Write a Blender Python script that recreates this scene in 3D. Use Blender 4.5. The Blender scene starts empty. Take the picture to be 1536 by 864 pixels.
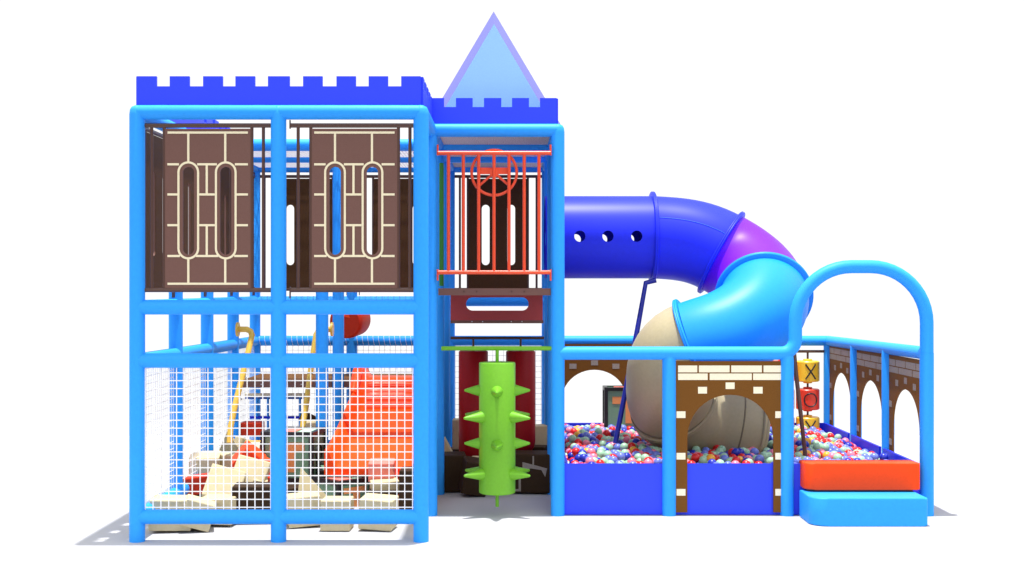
import bpy, bmesh, math, random
from mathutils import Vector, Matrix, Euler
random.seed(7)
S = bpy.context.scene
COL = S.collection
# ------------------------------------------------------------------ camera
F = 1859.0; H0 = 2.14
cd = bpy.data.cameras.new('camera'); cam = bpy.data.objects.new('camera', cd); COL.objects.link(cam)
cam.location = (0, 0, H0); cam.rotation_euler = (math.radians(90), 0, 0)
cd.sensor_width = 36; cd.lens = 36*F/1536; cd.clip_end = 2000; cd.clip_start = .1
S.camera = cam
# ------------------------------------------------------------------ world and sun
W = bpy.data.worlds.new("World"); S.world = W; W.use_nodes = True
bg = W.node_tree.nodes['Background']; bg.inputs[0].default_value = (1, 1, 1, 1); bg.inputs[1].default_value = 1.08
# soft white studio surround: white all round at eye level, dimmer overhead
wt = W.node_tree; tc_ = wt.nodes.new('ShaderNodeTexCoord'); sx_ = wt.nodes.new('ShaderNodeSeparateXYZ'); mr_ = wt.nodes.new('ShaderNodeMapRange')
wt.links.new(tc_.outputs['Generated'], sx_.inputs[0]); wt.links.new(sx_.outputs['Z'], mr_.inputs['Value'])
mr_.interpolation_type = 'SMOOTHSTEP'
for k_, v_ in (('From Min', .28), ('From Max', .62), ('To Min', 1.08), ('To Max', .45)): mr_.inputs[k_].default_value = v_
# in front of the set (negative Y) the surround is a high softbox-like glow, dim at eye level
fr_ = wt.nodes.new('ShaderNodeFloatCurve'); cv = fr_.mapping.curves[0]
cv.points[0].location = (0, .20); cv.points[1].location = (1, .25)
for q_ in ((.3, .32), (.55, .85), (.8, .75)): cv.points.new(*q_)
fr_.mapping.update()
wt.links.new(sx_.outputs['Z'], fr_.inputs['Value'])
f2_ = wt.nodes.new('ShaderNodeMath'); f2_.operation = 'MULTIPLY'; f2_.inputs[1].default_value = 2.4
wt.links.new(fr_.outputs[0], f2_.inputs[0])
my_ = wt.nodes.new('ShaderNodeMapRange'); my_.interpolation_type = 'SMOOTHSTEP'
my_.inputs['From Min'].default_value = .35; my_.inputs['From Max'].default_value = .75
wt.links.new(sx_.outputs['Y'], my_.inputs['Value'])
mx_ = wt.nodes.new('ShaderNodeMix'); mx_.data_type = 'FLOAT'
wt.links.new(my_.outputs['Result'], mx_.inputs[0]); wt.links.new(f2_.outputs[0], mx_.inputs[2]); wt.links.new(mr_.outputs['Result'], mx_.inputs[3])
wt.links.new(mx_.outputs[0], bg.inputs[1])
# one studio lamp high above the middle of the set
sl = bpy.data.lights.new('overhead_lamp', 'AREA'); sl.shape = 'DISK'; sl.size = .5; sl.energy = 18000; sl.color = (1, .985, .965)
so = bpy.data.objects.new('overhead_lamp', sl); COL.objects.link(so); so.location = (.1, 11.3, 31.5)
S.view_settings.view_transform = 'Standard'; S.view_settings.look = 'None'
S.view_settings.exposure = 0; S.view_settings.gamma = 1

# ------------------------------------------------------------------ materials
def srgb(r, g, b):
    f = lambda c: (c/255/12.92) if c/255 <= .04045 else ((c/255+.055)/1.055)**2.4
    return (f(r), f(g), f(b), 1)
def mat(name, col, rough=.5, spec=.5, grain=.05, scale=60, bump=.0, coat=0, metal=0):
    m = bpy.data.materials.new(name); m.use_nodes = True
    nt = m.node_tree; p = nt.nodes['Principled BSDF']
    p.inputs['Roughness'].default_value = rough
    p.inputs['Specular IOR Level'].default_value = spec
    p.inputs['Metallic'].default_value = metal
    p.inputs['Coat Weight'].default_value = coat
    tc = nt.nodes.new('ShaderNodeTexCoord'); n = nt.nodes.new('ShaderNodeTexNoise')
    n.inputs['Scale'].default_value = scale; n.inputs['Detail'].default_value = 4
    nt.links.new(tc.outputs['Object'], n.inputs['Vector'])
    mr = nt.nodes.new('ShaderNodeMapRange')
    mr.inputs['To Min'].default_value = 1-grain; mr.inputs['To Max'].default_value = 1+grain
    mr.inputs['From Min'].default_value = .25; mr.inputs['From Max'].default_value = .75
    nt.links.new(n.outputs['Fac'], mr.inputs['Value'])
    mx = nt.nodes.new('ShaderNodeVectorMath'); mx.operation = 'SCALE'
    mx.inputs[0].default_value = col[:3]
    nt.links.new(mr.outputs['Result'], mx.inputs['Scale'])
    nt.links.new(mx.outputs['Vector'], p.inputs['Base Color'])
    if bump:
        b = nt.nodes.new('ShaderNodeBump'); b.inputs['Strength'].default_value = bump; b.inputs['Distance'].default_value = .004
        nt.links.new(n.outputs['Fac'], b.inputs['Height']); nt.links.new(b.outputs['Normal'], p.inputs['Normal'])
    return m
M = {
 'pad':   mat('blue_vinyl_padding', (.028, .345, 1.0), .5, .18, .04, 40, .05),
 'royal': mat('royal_blue_board', (.036, .070, .95), .5, .2, .05, 120),
 'navy':  mat('dark_blue_plastic', (.016, .030, .80), .42, .22, .04, 30),
 'pipe':  mat('dark_blue_steel', (.008, .015, .28), .35, .5, .04, 60),
 'purple':mat('purple_plastic', (.15, .010, .82), .42, .22, .04, 30),
 'sky':   mat('light_blue_plastic', (.010, .27, .96), .42, .22, .04, 30),
 'beige': mat('beige_plastic', (.45, .385, .235), .42, .2, .05, 30),
 'beige_shade':mat('beige_recess_shade', (.20, .165, .10), .5, .2, .05, 30),  # beige darkened to carry the shade inside the exit creases
 'brown': mat('brown_board', (.170, .088, .074), .55, .14, .08, 160, .04),
 'bshade': mat('brown_board_inner_shade', (.078, .036, .014), .6, .1, .15, 120),  # brown with the interior shade put into its colour
 'bpipe': mat('brown_painted_steel', (.085, .037, .026), .35, .5, .06, 80),
 'wood':  mat('brown_bridge_board', (.172, .070, .014), .6, .08, .14, 120, .05),
 'cream': mat('cream_paint', (.83, .74, .52), .5, .4, .04, 120),
 'tile':  mat('cream_brick_paint', (.90, .83, .62), .5, .4, .04, 120),
 'foam':  mat('cream_foam_vinyl', (.60, .51, .31), .55, .12, .06, 30, .08),
 'dkfoam':mat('brown_foam_vinyl', (.042, .023, .011), .6, .12, .10, 30, .08),
 'redf':  mat('red_foam_vinyl', (.56, .035, .010), .55, .15, .06, 30, .08),
 'orangef':mat('orange_red_foam_vinyl', (.86, .07, .015), .55, .2, .06, 30, .08),
 'pinkf': mat('pink_foam_vinyl', (.85, .22, .17), .5, .4, .06, 30, .08),
 'orange':mat('orange_vinyl', (1.0, .068, .006), .5, .18, .05, 40, .06),
 'opl':   mat('orange_plastic', (1.0, .080, .005), .38, .25, .04, 30),
 'gate':  mat('orange_painted_steel', (.86, .082, .025), .35, .5, .04, 60),
 'green': mat('green_vinyl', (.155, .44, .02), .45, .35, .05, 40, .06),
 'dgreen':mat('green_painted_steel', (.03, .22, .02), .4, .5, .05, 60),
 'bag':   mat('dark_red_vinyl', (.30, .004, .008), .5, .2, .12, 60, .08),
 'maroon':mat('maroon_board', (.40, .045, .05), .5, .45, .08, 100),
 'net':   mat('white_net_cord', (.88, .88, .88), .6, .3, .03, 100),
 'dull':  mat('grey_speckled_brick_paint', (.30, .26, .22), .7, .3, .45, 300),  # duller, speckled grey brown: pit-side bricks, beige seam, block marks
 'canvas':mat('pale_roof_mesh', (.52, .52, .54), .8, .2, .7, 90),
 'yellow':mat('yellow_plastic', (.95, .60, .035), .35, .5, .04, 60),
 'mustard':mat('yellow_handrail_paint', (.72, .46, .06), .35, .5, .10, 25),
 'redp':  mat('red_plastic', (.80, .05, .02), .35, .5, .04, 60),
 'black': mat('black_trim', (.012, .012, .014), .4, .5, .05, 60),
 'screen':mat('sage_green_board', (.17, .32, .20), .4, .5, .08, 90),
 'ornb':  mat('orange_brown_board', (.78, .30, .10), .5, .4, .06, 60),
 'mint':  mat('mint_board', (.50, .75, .58), .4, .5, .04, 60),
 'roof':  mat('pale_blue_roof_board', (.33, .62, .95), .5, .4, .03, 80),
 'lilac': mat('lilac_roof_trim', (.15, .155, .84), .5, .4, .03, 80),
 'seam':  mat('dark_seam_plastic', (.02, .10, .50), .4, .4, .03, 60),  # dark blue for slide seams and a ladder rung
 'steel': mat('steel_screw', (.7, .7, .7), .3, .5, .03, 60, 0, 0, 1),
}
BALL = {
 'red': mat('red_ball_plastic', (.70, .012, .012), .28, .5, .03, 20),
 'mint green': mat('mint_ball_plastic', (.36, .60, .40), .28, .5, .03, 20),
 'periwinkle blue': mat('periwinkle_ball_plastic', (.15, .20, .62), .28, .5, .03, 20),
 'pink': mat('pink_ball_plastic', (.85, .22, .32), .28, .5, .03, 20),
 'dark blue': mat('dark_blue_ball_plastic', (.015, .03, .42), .28, .5, .03, 20),
 'yellow': mat('yellow_ball_plastic', (.85, .42, .03), .28, .5, .03, 20),
}
gm = mat('white_studio_floor', (.45, .45, .465), .85, .12, .28, 300)

# ------------------------------------------------------------------ helpers
def px(x, Y): return (x-768)*Y/F
def pz(y, Y): return H0-(y-432)*Y/F
def P(x, y, Y): return Vector((px(x, Y), Y, pz(y, Y)))
def tag(o, label=None, cat=None, group=None, kind=None):
    if label: o['label'] = label
    if cat: o['category'] = cat
    if group: o['group'] = group
    if kind: o['kind'] = kind
    return o
class MB:
    def __init__(s): s.bm = bmesh.new()
    def faces_of(s, vs, mi, smooth=False):
        fs = set()
        for v in vs:
            for f in v.link_faces: fs.add(f)
        for f in fs: f.material_index = mi; f.smooth = smooth
        return fs
    def box(s, c, size, rot=(0, 0, 0), mi=0, bev=0):
        r = bmesh.ops.create_cube(s.bm, size=1)
        mt = Matrix.Translation(Vector(c)) @ Euler(rot).to_matrix().to_4x4() @ Matrix.Diagonal((*size, 1))
        bmesh.ops.transform(s.bm, matrix=mt, verts=r['verts'])
        s.faces_of(r['verts'], mi)
        if bev:
            es = set(e for v in r['verts'] for e in v.link_edges)
            rb = bmesh.ops.bevel(s.bm, geom=list(es), offset=bev, segments=2, profile=.5, affect='EDGES')
            for f in rb['faces']: f.material_index = mi
        return s
    def bb(s, x0, x1, y0, y1, z0, z1, mi=0, bev=0):
        return s.box(((x0+x1)/2, (y0+y1)/2, (z0+z1)/2), (x1-x0, y1-y0, z1-z0), mi=mi, bev=bev)
    def path(s, pts, rad, seg=16, mi=0, closed=False, cap=True):
        pts = [Vector(p) for p in pts]; n = len(pts)
        rads = rad if isinstance(rad, (list, tuple)) else [rad]*n
        prev = None; rings = []
        for i, p in enumerate(pts):
            if closed: t = pts[(i+1) % n]-pts[i-1]
            elif i == 0: t = pts[1]-p
            elif i == n-1: t = p-pts[i-1]
            else: t = (pts[i+1]-p).normalized()+(p-pts[i-1]).normalized()
            t.normalize()
            if prev is None:
                a = Vector((0, 0, 1)) if abs(t.z) < .9 else Vector((1, 0, 0))
                u = t.cross(a).normalized()
            else:
                u = (prev-t*prev.dot(t)).normalized()
            prev = u; v = t.cross(u)
            rings.append([s.bm.verts.new(p+rads[i]*(math.cos(2*math.pi*k/seg)*u+math.sin(2*math.pi*k/seg)*v)) for k in range(seg)])
        m = n if closed else n-1
        for i in range(m):
            a, b = rings[i], rings[(i+1) % n]
            for k in range(seg):
                f = s.bm.faces.new((a[k], a[(k+1) % seg], b[(k+1) % seg], b[k])); f.smooth = True; f.material_index = mi
        if cap and not closed:
            for r in (rings[0], rings[-1]):
                # separate verts for crisp caps
                vs = [s.bm.verts.new(v.co) for v in r]
                f = s.bm.faces.new(vs); f.material_index = mi
        return s
    def ring(s, c, n, R, r, seg=48, mi=0, rs=8):
        n = Vector(n).normalized(); a = Vector((0, 0, 1)) if abs(n.z) < .9 else Vector((1, 0, 0))
        u = n.cross(a).normalized(); v = n.cross(u)
        return s.path([Vector(c)+R*(math.cos(2*math.pi*k/seg)*u+math.sin(2*math.pi*k/seg)*v) for k in range(seg)], r, rs, mi, closed=True)
    def lathe(s, c, axis, prof, seg=32, mi=0):
        # prof: list of (radius, along)
        ax = Vector(axis).normalized(); a = Vector((0, 0, 1)) if abs(ax.z) < .9 else Vector((1, 0, 0))
        u = ax.cross(a).normalized(); v = ax.cross(u); c = Vector(c); prev = None
        for r, h in prof:
            rr = max(r, 1e-4)
            ring = [s.bm.verts.new(c+ax*h+rr*(math.cos(2*math.pi*k/seg)*u+math.sin(2*math.pi*k/seg)*v)) for k in range(seg)]
            if prev:
                for k in range(seg):
                    f = s.bm.faces.new((prev[k], prev[(k+1) % seg], ring[(k+1) % seg], ring[k])); f.smooth = True; f.material_index = mi
            else: s.bm.faces.new([s.bm.verts.new(q.co) for q in ring]).material_index = mi
            prev = ring
        s.bm.faces.new([s.bm.verts.new(q.co) for q in prev]).material_index = mi
        return s
    def poly(s, loops, thick, mtx, mi=0):
        """2D loops (first outer, others holes) extruded by thick along local z and put in place by mtx"""
        cu = bpy.data.curves.new('t', 'CURVE'); cu.dimensions = '2D'; cu.fill_mode = 'BOTH'; cu.extrude = thick/2
        for lp in loops:
            sp = cu.splines.new('POLY'); sp.points.add(len(lp)-1); sp.use_cyclic_u = True
            for i, q in enumerate(lp): sp.points[i].co = (q[0], q[1], 0, 1)
        o = bpy.data.objects.new('t', cu)
        me = bpy.data.meshes.new_from_object(o)
        me.transform(mtx)
        n0 = len(s.bm.faces); s.bm.from_mesh(me); s.bm.faces.ensure_lookup_table()
        for f in s.bm.faces[n0:]: f.material_index = mi; f.smooth = False
        bpy.data.objects.remove(o); bpy.data.curves.remove(cu); bpy.data.meshes.remove(me)
        return s
    def build(s, name, mats, parent=None, label=None):
        if not isinstance(mats, (list, tuple)): mats = [mats]
        bmesh.ops.recalc_face_normals(s.bm, faces=s.bm.faces)
        me = bpy.data.meshes.new(name); s.bm.to_mesh(me); s.bm.free()
        for m in mats: me.materials.append(m)
        o = bpy.data.objects.new(name, me); COL.objects.link(o)
        if parent is not None:
            b = Vector((0, 0, 0)); q = parent
            while q is not None: b += q.location; q = q.parent
            me.transform(Matrix.Translation(-b)); o.parent = parent
        else:
            xs = [v.co for v in me.vertices]
            b = Vector(((min(v.x for v in xs)+max(v.x for v in xs))/2, (min(v.y for v in xs)+max(v.y for v in xs))/2, min(v.z for v in xs)))
            me.transform(Matrix.Translation(-b)); o.location = b
        if label: o['label'] = label
        return o
def thing(name, loc, label, cat, group=None):
    o = bpy.data.objects.new(name, None); COL.objects.link(o); o.location = loc; o.empty_display_size = .1
    return tag(o, label, cat, group)
def kids(o): return [c for c in bpy.data.objects if c.parent == o]
def copy_tree(o, parent=None):
    c = o.copy(); COL.objects.link(c); c.parent = parent
    for ch in kids(o): copy_tree(ch, c)
    return c
# plane matrices: local (x, y) -> world (X, Z) at depth Y;  or (Y, Z) at X
def mXZ(Y): return Matrix(((1, 0, 0, 0), (0, 0, 1, Y), (0, 1, 0, 0), (0, 0, 0, 1)))
def mYZ(X): return Matrix(((0, 0, 1, X), (1, 0, 0, 0), (0, 1, 0, 0), (0, 0, 0, 1)))

YN = [10.47+1.2*i for i in range(5)]
XL, XM, XR, XT = -3.166, -1.972, -.768, .43
ZT, ZU, ZR, ZB = 3.624, 1.977, 1.527, .2076
ZRB = 1.49
RP, RR = .065, .062

# ------------------------------------------------------------------ setting
fl = MB(); fl.bb(-9, 9, 4, 18, -.05, 0); tag(fl.build('floor', gm), kind='structure')

# ------------------------------------------------------------------ padded frames
def post_mb(x, y, z1): 
    m = MB(); m.lathe((x, y, 0), (0, 0, 1), [(RP, 0), (RP, z1-.02), (RP*.93, z1+.02), (RP*.72, z1+.045), (RP*.3, z1+.058)], 28); return m
def rail(a, b, root, r=RR):
    MB().path([a, b], r, 24).build('rail', M['pad'], root)
fr = thing('play_frame', (XM, YN[2], 0), 'tall two storey frame of light blue padded posts and rails, left of the ball pit', 'play frame')
for i in range(5): post_mb(XL, YN[i], ZT).build('post', M['pad'], fr)
for i in (0, 2, 3, 4): post_mb(XM, YN[i], ZT).build('post', M['pad'], fr)
for i in range(5): post_mb(XR, YN[i], ZT).build('post', M['pad'], fr)
for i in (1, 2, 3, 4): post_mb(XT, YN[i], ZT).build('post', M['pad'], fr)
for z in (ZT, ZU, ZR, ZB):
    rail((XL, YN[0], z), (XM, YN[0], z), fr); rail((XM, YN[0], z), (XR, YN[0], z), fr)
    for i in range(4):
        zz = (z, z) if z != ZR else (z-.01*i, z-.01*(i+1))
        rail((XL, YN[i], zz[0]), (XL, YN[i+1], zz[1]), fr)
for i in (2, 3, 4):
    rail((XL, YN[i], ZT), (XM, YN[i], ZT), fr); rail((XM, YN[i], ZT), (XR, YN[i], ZT), fr)
for i in (1, 2, 3, 4): rail((XR, YN[i], ZT), (XT, YN[i], ZT), fr)
for i in range(4): rail((XR, YN[i], ZT), (XR, YN[i+1], ZT), fr)
for i in range(1, 4): rail((XT, YN[i], ZT), (XT, YN[i+1], ZT), fr)
for z in (ZU, ZRB, ZB):
    for a, b in ((XL, XM), (XM, XR), (XR, XT)): rail((a, YN[4], z), (b, YN[4], z), fr)

X1, X2, X3, XA = 1.479, 2.588, 3.905, 2.668
pf = thing('ball_pit_frame', (2.2, YN[1], 0), 'low light blue padded frame with a tall rounded entrance hoop around the ball pit', 'play frame')
for x, i, z in ((X1, 1, ZR-.03), (X2, 1, ZR-.03), (X3, 4, ZRB), (X3, 3, ZRB), (X3, 2, ZRB), (1.6, 4, ZRB-.03), (2.75, 4, ZRB-.03)):
    post_mb(x, YN[i], z-.02).build('post', M['pad'], pf)
MB().path([(X3, YN[1], 0), (X3, YN[1], 1.53)], RP, 28).build('post', M['pad'], pf)
# front rail flows up into the hoop
Y1 = YN[1]
def arc(c, r, a0, a1, n): return [Vector((c[0]+r*math.cos(math.radians(a0+(a1-a0)*k/n)), Y1, c[1]+r*math.sin(math.radians(a0+(a1-a0)*k/n)))) for k in range(n+1)]
rpts = [Vector((XT, Y1, ZR)), Vector((1.5, Y1, ZR)), Vector((2.45, Y1, ZR))]
rpts += arc((XA-.13, ZR+.13), .13, -90, 0, 8)
ra = .53; zt = 2.341
rpts += arc((XA+ra, zt-ra), ra, 180, 90, 12)+arc((X3-ra, zt-ra), ra, 90, 0, 12)
rpts += [Vector((X3, Y1, 1.531))]
MB().path(rpts, .0625, 24).build('entrance_hoop', M['pad'], pf)
for a, b in ((XT, 1.6), (1.6, 2.75), (2.75, X3)): rail((a, YN[4], ZRB), (b, YN[4], ZRB), pf)
for i in range(1, 4): rail((X3, YN[i], 1.525-.012*(i-1)), (X3, YN[i+1], 1.525-.012*i), pf)

# ------------------------------------------------------------------ battlements
def battle_loop(w, n, z0, zc, zt):
    """n panels side by side, each five merlons as in the photo"""
    pw = w/n; L = [(0, z0)]
    mer = [(0, 29.8), (49.7, 79.1), (99.7, 128.9), (148.1, 177.3), (196.9, 213)]
    pts = []
    for k in range(n):
        for a, b in mer:
            pts.append((k*pw+a/213*pw, k*pw+b/213*pw))
    mm = [list(pts[0])]
    for a, b in pts[1:]:
        if abs(a-mm[-1][1]) < 1e-4: mm[-1][1] = b
        else: mm.append([a, b])
    top = []
    for a, b in mm: top += [(a, zc), (a, zt), (b, zt), (b, zc)]
    out = [(0, z0)]
    for q in top:
        if q == (0, zc): continue
        out.append(q)
    if abs(out[-1][0]-w) < 1e-6: out.pop()
    out.append((w, z0))
    return out
ZC0, ZC1, ZC2 = 3.685, 3.842, 3.927
def battle(label, w, n, origin, side=None, grp='royal blue battlements on the top rails'):
    lp = battle_loop(w, n, ZC0, ZC1, ZC2)
    m = MB()
    if side is None: m.poly([[(q[0]+origin[0], q[1]) for q in lp]], .03, mXZ(origin[1]))
    else: m.poly([[(q[0]+origin[1], q[1]) for q in lp]], .03, mYZ(origin[0]))
    return tag(m.build('battlement', M['royal']), label, 'battlement', grp)
def front_battle():
    edges = [205.5, 235.3, 255.2, 284.6, 305.2, 334.4, 353.6, 382.8, 402.4, 434.7, 455, 484, 505, 534, 553.2, 582.2, 602, 631]
    return [px(e, YN[0]) for e in edges]
e = front_battle(); L = [(e[0], ZC0)]
for k in range(0, len(e), 2):
    L += [(e[k], ZC1), (e[k], ZC2), (e[k+1], ZC2), (e[k+1], ZC1)]
L = [q for q in L if q not in ((e[0], ZC1), (e[-1], ZC1))]+[(e[-1], ZC0)]
tag(MB().poly([L], .03, mXZ(YN[0])).build('battlement', M['royal']), 'long royal blue battlement with nine merlons along the front of the left block', 'battlement', 'royal blue battlements on the top rails')
e = [px(v, Y1) for v in (646.5, 666, 684, 709, 726, 752, 768, 793.4, 810, 835)]; L = [(e[0], ZC0)]
for k in range(0, len(e), 2):
    L += [(e[k], ZC1), (e[k], ZC2), (e[k+1], ZC2), (e[k+1], ZC1)]
L = [q for q in L if q not in ((e[0], ZC1), (e[-1], ZC1))]+[(e[-1], ZC0)]
tag(MB().poly([L], .03, mXZ(Y1)).build('battlement', M['royal']), 'short royal blue battlement in front of the pale blue pointed roof', 'battlement', 'royal blue battlements on the top rails')
battle('royal blue side battlement receding along the left wall, seen under the top rail', 4.78, 4, (XL, YN[0]+.02), 1)
battle('short royal blue side battlement between the long front battlement and the tower', 1.16, 1, (XR+.002, YN[0]+.02), 1)
battle('royal blue side battlement on the right side of the tower', 3.56, 3, (XT-.01, Y1+.02), 1)

# roof mesh sheets
m = MB()
k = 0
while XL+.07+k*.036 < XR-.06: x_ = XL+.07+k*.036; m.bb(x_-.0035, x_+.0035, YN[2]+.05, YN[4]-.05, 3.618, 3.624); k += 1
k = 0
while YN[2]+.06+k*.036 < YN[4]-.05: y_ = YN[2]+.06+k*.036; m.bb(XL+.06, XR-.06, y_-.0035, y_+.0035, 3.6185, 3.6235); k += 1
tag(m.build('roof_mesh', M['net']), 'pale open mesh over the back half of the left block', 'roof mesh', 'pale roof mesh sheets')
m = MB(); m.bb(XR+.03, XT-.03, Y1+.03, YN[4], 3.622, 3.63)
tag(m.build('roof_mesh', M['canvas']), 'pale grey mesh sheet over the tower, under the pointed roof', 'roof mesh', 'pale roof mesh sheets')

# pointed roof
rf = thing('pointed_roof', (-.185, 12.2, 3.68), 'pale blue pointed roof with lilac edges rising behind the short battlement', 'roof')
YF, YO = 11.86, 11.98
A_i, A_o = P(741, 36, YF), P(740.5, 17, YO)
def tri_at(apex, slope, zb): dz = apex.z-zb; return [(apex.x, apex.z), (apex.x+dz*slope, zb), (apex.x-dz*slope, zb)]
zb = 3.69
ti = tri_at(A_i, .585, zb); to = tri_at(A_o, .592, zb)
YBK = 12.75
m = MB(); m.poly([ti], .012, mXZ(YF)); m.build('front_face', M['roof'], rf)
m = MB(); m.poly([tri_at(Vector((A_i.x, YBK, A_i.z)), .585, zb)], .012, mXZ(YBK)); m.build('back_face', M['roof'], rf)
for sgn in (1, -1):
    m = MB(); bm = m.bm; k = 1 if sgn == 1 else 2
    Q = lambda q, Y: bm.verts.new((q[0], Y, q[1]))
    a = [Q(ti[0], YF+.002), Q(ti[k], YF+.002), Q(to[k], YO), Q(to[0], YO)]
    b = [Q(to[k], YBK-.12), Q(to[0], YBK-.12)]; c = [Q(ti[0], YBK-.004), Q(ti[k], YBK-.004)]
    bm.faces.new(a); bm.faces.new((a[3], a[2], b[0], b[1])); bm.faces.new((b[1], b[0], c[1], c[0]))
    m.build('sloping_side', M['lilac'], rf)

# ------------------------------------------------------------------ castle window panels (brown, cream lines, two slots)
s0 = YN[0]/F
def stadium(cx, r, z0, z1, n=14):
    pts = []
    for k in range(n+1):
        a = math.pi*k/n; pts.append((cx+r*math.cos(a), z1-r+r*math.sin(a)))
    for k in range(n+1):
        a = math.pi+math.pi*k/n; pts.append((cx+r*math.cos(a), z0+r+r*math.sin(a)))
    return pts
def ux(p): return (p-310.8)*s0          # panel local x from a pixel on the first front panel
def uz(p): return H0-(p-432)*s0
def make_window_panel():
    root = thing('window_panel', (0, 0, uz(438.4)), 'x', 'castle panel')
    xb = (214.5, 408.0)
    m = MB(); outer = [(ux(247.5), uz(433)), (ux(376), uz(433)), (ux(376), uz(193)), (ux(247.5), uz(193))]
    h1 = stadium(ux(282.6), 8.6*s0, uz(382), uz(250)); h2 = stadium(ux(338.4), 8.6*s0, uz(382), uz(250))
    m.poly([outer, h1, h2], .02, mXZ(0)); m.poly([outer, h1, h2], .003, mXZ(.012), 2)  # thin inner sheet, coloured darker for the shade indoors
    t = 3.3*s0
    for side in (-1,):
        yy = side*.0115
        def ln(x0, y0, x1, y1, o=0):
            if x0 == x1: m.bb(ux(x0)-t/2, ux(x0)+t/2, min(yy, yy+side*.003), max(yy, yy+side*.003), uz(y1), uz(y0), 1)
            else: m.bb(ux(x0), ux(x1), min(yy, yy+side*.003)-.0004, max(yy, yy+side*.003)+.0004, uz(y0)-t/2, uz(y0)+t/2, 1)
        ln(251.5, 198.9, 372, 198.9); ln(251.5, 425.6, 372, 425.6)
        for c in (282.6, 338.0):
            ln(c, 200, c, 243.5); ln(c, 387.5, c, 424.5)
            o_ = stadium(ux(c if c < 300 else 338.8), 16.3*s0, uz(389.2), uz(242)); i_ = stadium(ux(c if c < 300 else 338.8), 13.2*s0, uz(386), uz(245.2))
            m.poly([o_, i_], .0045, mXZ(yy+side*.0015), 1)
        for y, a, b in ((246.5, (251.3, 268.5), (352.5, 372)), (291.7, (251.3, 266.5), (355, 372)), (337.8, (251.3, 266.5), (355, 372)), (384, (251.3, 270), (351.5, 372))):
            ln(a[0], y, a[1], y); ln(b[0], y, b[1], y)
        ln(296, 246.5, 325.5, 246.5); ln(299, 291.7, 322.3, 291.7); ln(299, 337.8, 322.3, 337.8); ln(294, 384, 327.5, 384)
        ln(310.3, 247.5, 310.3, 291); ln(310.3, 338.5, 310.3, 383)
    m.build('panel', [M['brown'], M['cream'], M['bshade']], root)
    for y in (188, 435):
        MB().path([(ux(xb[0]), 0, uz(y)), (ux(xb[1]), 0, uz(y))], 3.4*s0, 12).build('bar', M['bpipe'], root)
    for x in (227, 246, 377.5, 394.8):
        MB().path([(ux(x), 0, uz(188)), (ux(x), 0, uz(435))], 2.5*s0, 12).build('bar', M['bpipe'], root)
    for x in (xb[0]+.5, xb[1]-.5):
        for y in (186.5, 439):
            MB().box((ux(x), -.004, uz(y)), (.009, .03, .072 if y < 200 else .10)).build('clamp', M['bpipe'], root)
    return root
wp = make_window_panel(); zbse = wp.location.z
XC1 = px(310.8, YN[0]); XC2 = px(530.8, YN[0]); XC3 = (XR+XT)/2
BAYX = [XC1, XC2, XC3]
G = 'brown castle panels with two slots'
spots = []
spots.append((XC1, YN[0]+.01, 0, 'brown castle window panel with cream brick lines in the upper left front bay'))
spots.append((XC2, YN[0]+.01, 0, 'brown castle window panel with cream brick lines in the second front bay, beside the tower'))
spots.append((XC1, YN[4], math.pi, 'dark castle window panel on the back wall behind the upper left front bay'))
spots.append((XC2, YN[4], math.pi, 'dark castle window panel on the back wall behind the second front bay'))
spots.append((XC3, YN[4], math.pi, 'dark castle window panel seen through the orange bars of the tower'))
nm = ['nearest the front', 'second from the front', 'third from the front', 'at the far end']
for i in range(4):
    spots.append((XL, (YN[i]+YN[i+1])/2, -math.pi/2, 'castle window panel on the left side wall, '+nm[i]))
spots.append((XT, (YN[1]+YN[2])/2, math.pi/2, 'castle window panel added on the right side of the tower, blocking light from its floor'))  # unseen panel, added to keep light off the tower floor
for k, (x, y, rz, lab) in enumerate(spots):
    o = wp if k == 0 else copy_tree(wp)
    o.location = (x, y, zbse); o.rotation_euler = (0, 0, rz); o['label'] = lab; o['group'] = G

# ------------------------------------------------------------------ safety nets
def net_mb(p0, uvec, w, z0, z1, step=.0662, t=.0045, rings=None):
    m = MB(); u = Vector(uvec); p0 = Vector(p0)
    n = int(w/step); 
    def bar(a, b):
        a = Vector(a); b = Vector(b); c = (a+b)/2; d = b-a
        if abs(d.z) > abs(d.x)+abs(d.y): m.box(c, (2*t, 2*t, d.length))
        elif abs(d.x) > abs(d.y): m.box(c, (d.length, 2*t*.96, 2*t))
        else: m.box(c, (2*t*.96, d.length, 2*t))
    off = (w-n*step)/2
    for k in range(n+1):
        q = p0+u*(off+k*step); bar((q.x, q.y, z0), (q.x, q.y, z1))
    k = 0; z = z0+.03
    while z < z1-.01:
        bar((p0.x, p0.y, z), tuple(p0+u*w)[:2]+(z,)); z += step*1.01
    if rings:
        for k in range(n+1):
            q = p0+u*(off+k*step); m.ring((q.x, q.y, rings), u+Vector((0, .0, .18)), RR+.003, .0022, 14, rs=4)
    return m
GN = 'square mesh safety nets'
ns = [((XL+.06, YN[0], 0), (1, 0, 0), 1.075, ZB+.05, ZR-.05, None, 'white safety net across the lower left front bay, bright foam blocks behind'),
      ((XM+.06, YN[0], 0), (1, 0, 0), 1.085, ZB+.05, ZR-.05, None, 'white safety net in front of the orange slide'),
      ((XL+.06, YN[4], 0), (1, 0, 0), 1.075, ZB, ZRB, ZRB, 'safety net on the lower back wall of the leftmost bay, behind the ladder'),
      ((XM+.06, YN[4], 0), (1, 0, 0), 1.085, ZB, ZRB, ZRB, 'safety net on the lower back wall behind the orange slide'),
      ((XR+.06, YN[4], 0), (1, 0, 0), 1.075, ZB, ZRB, None, 'safety net on the lower back wall behind the dark red hanging bags')]
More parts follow.
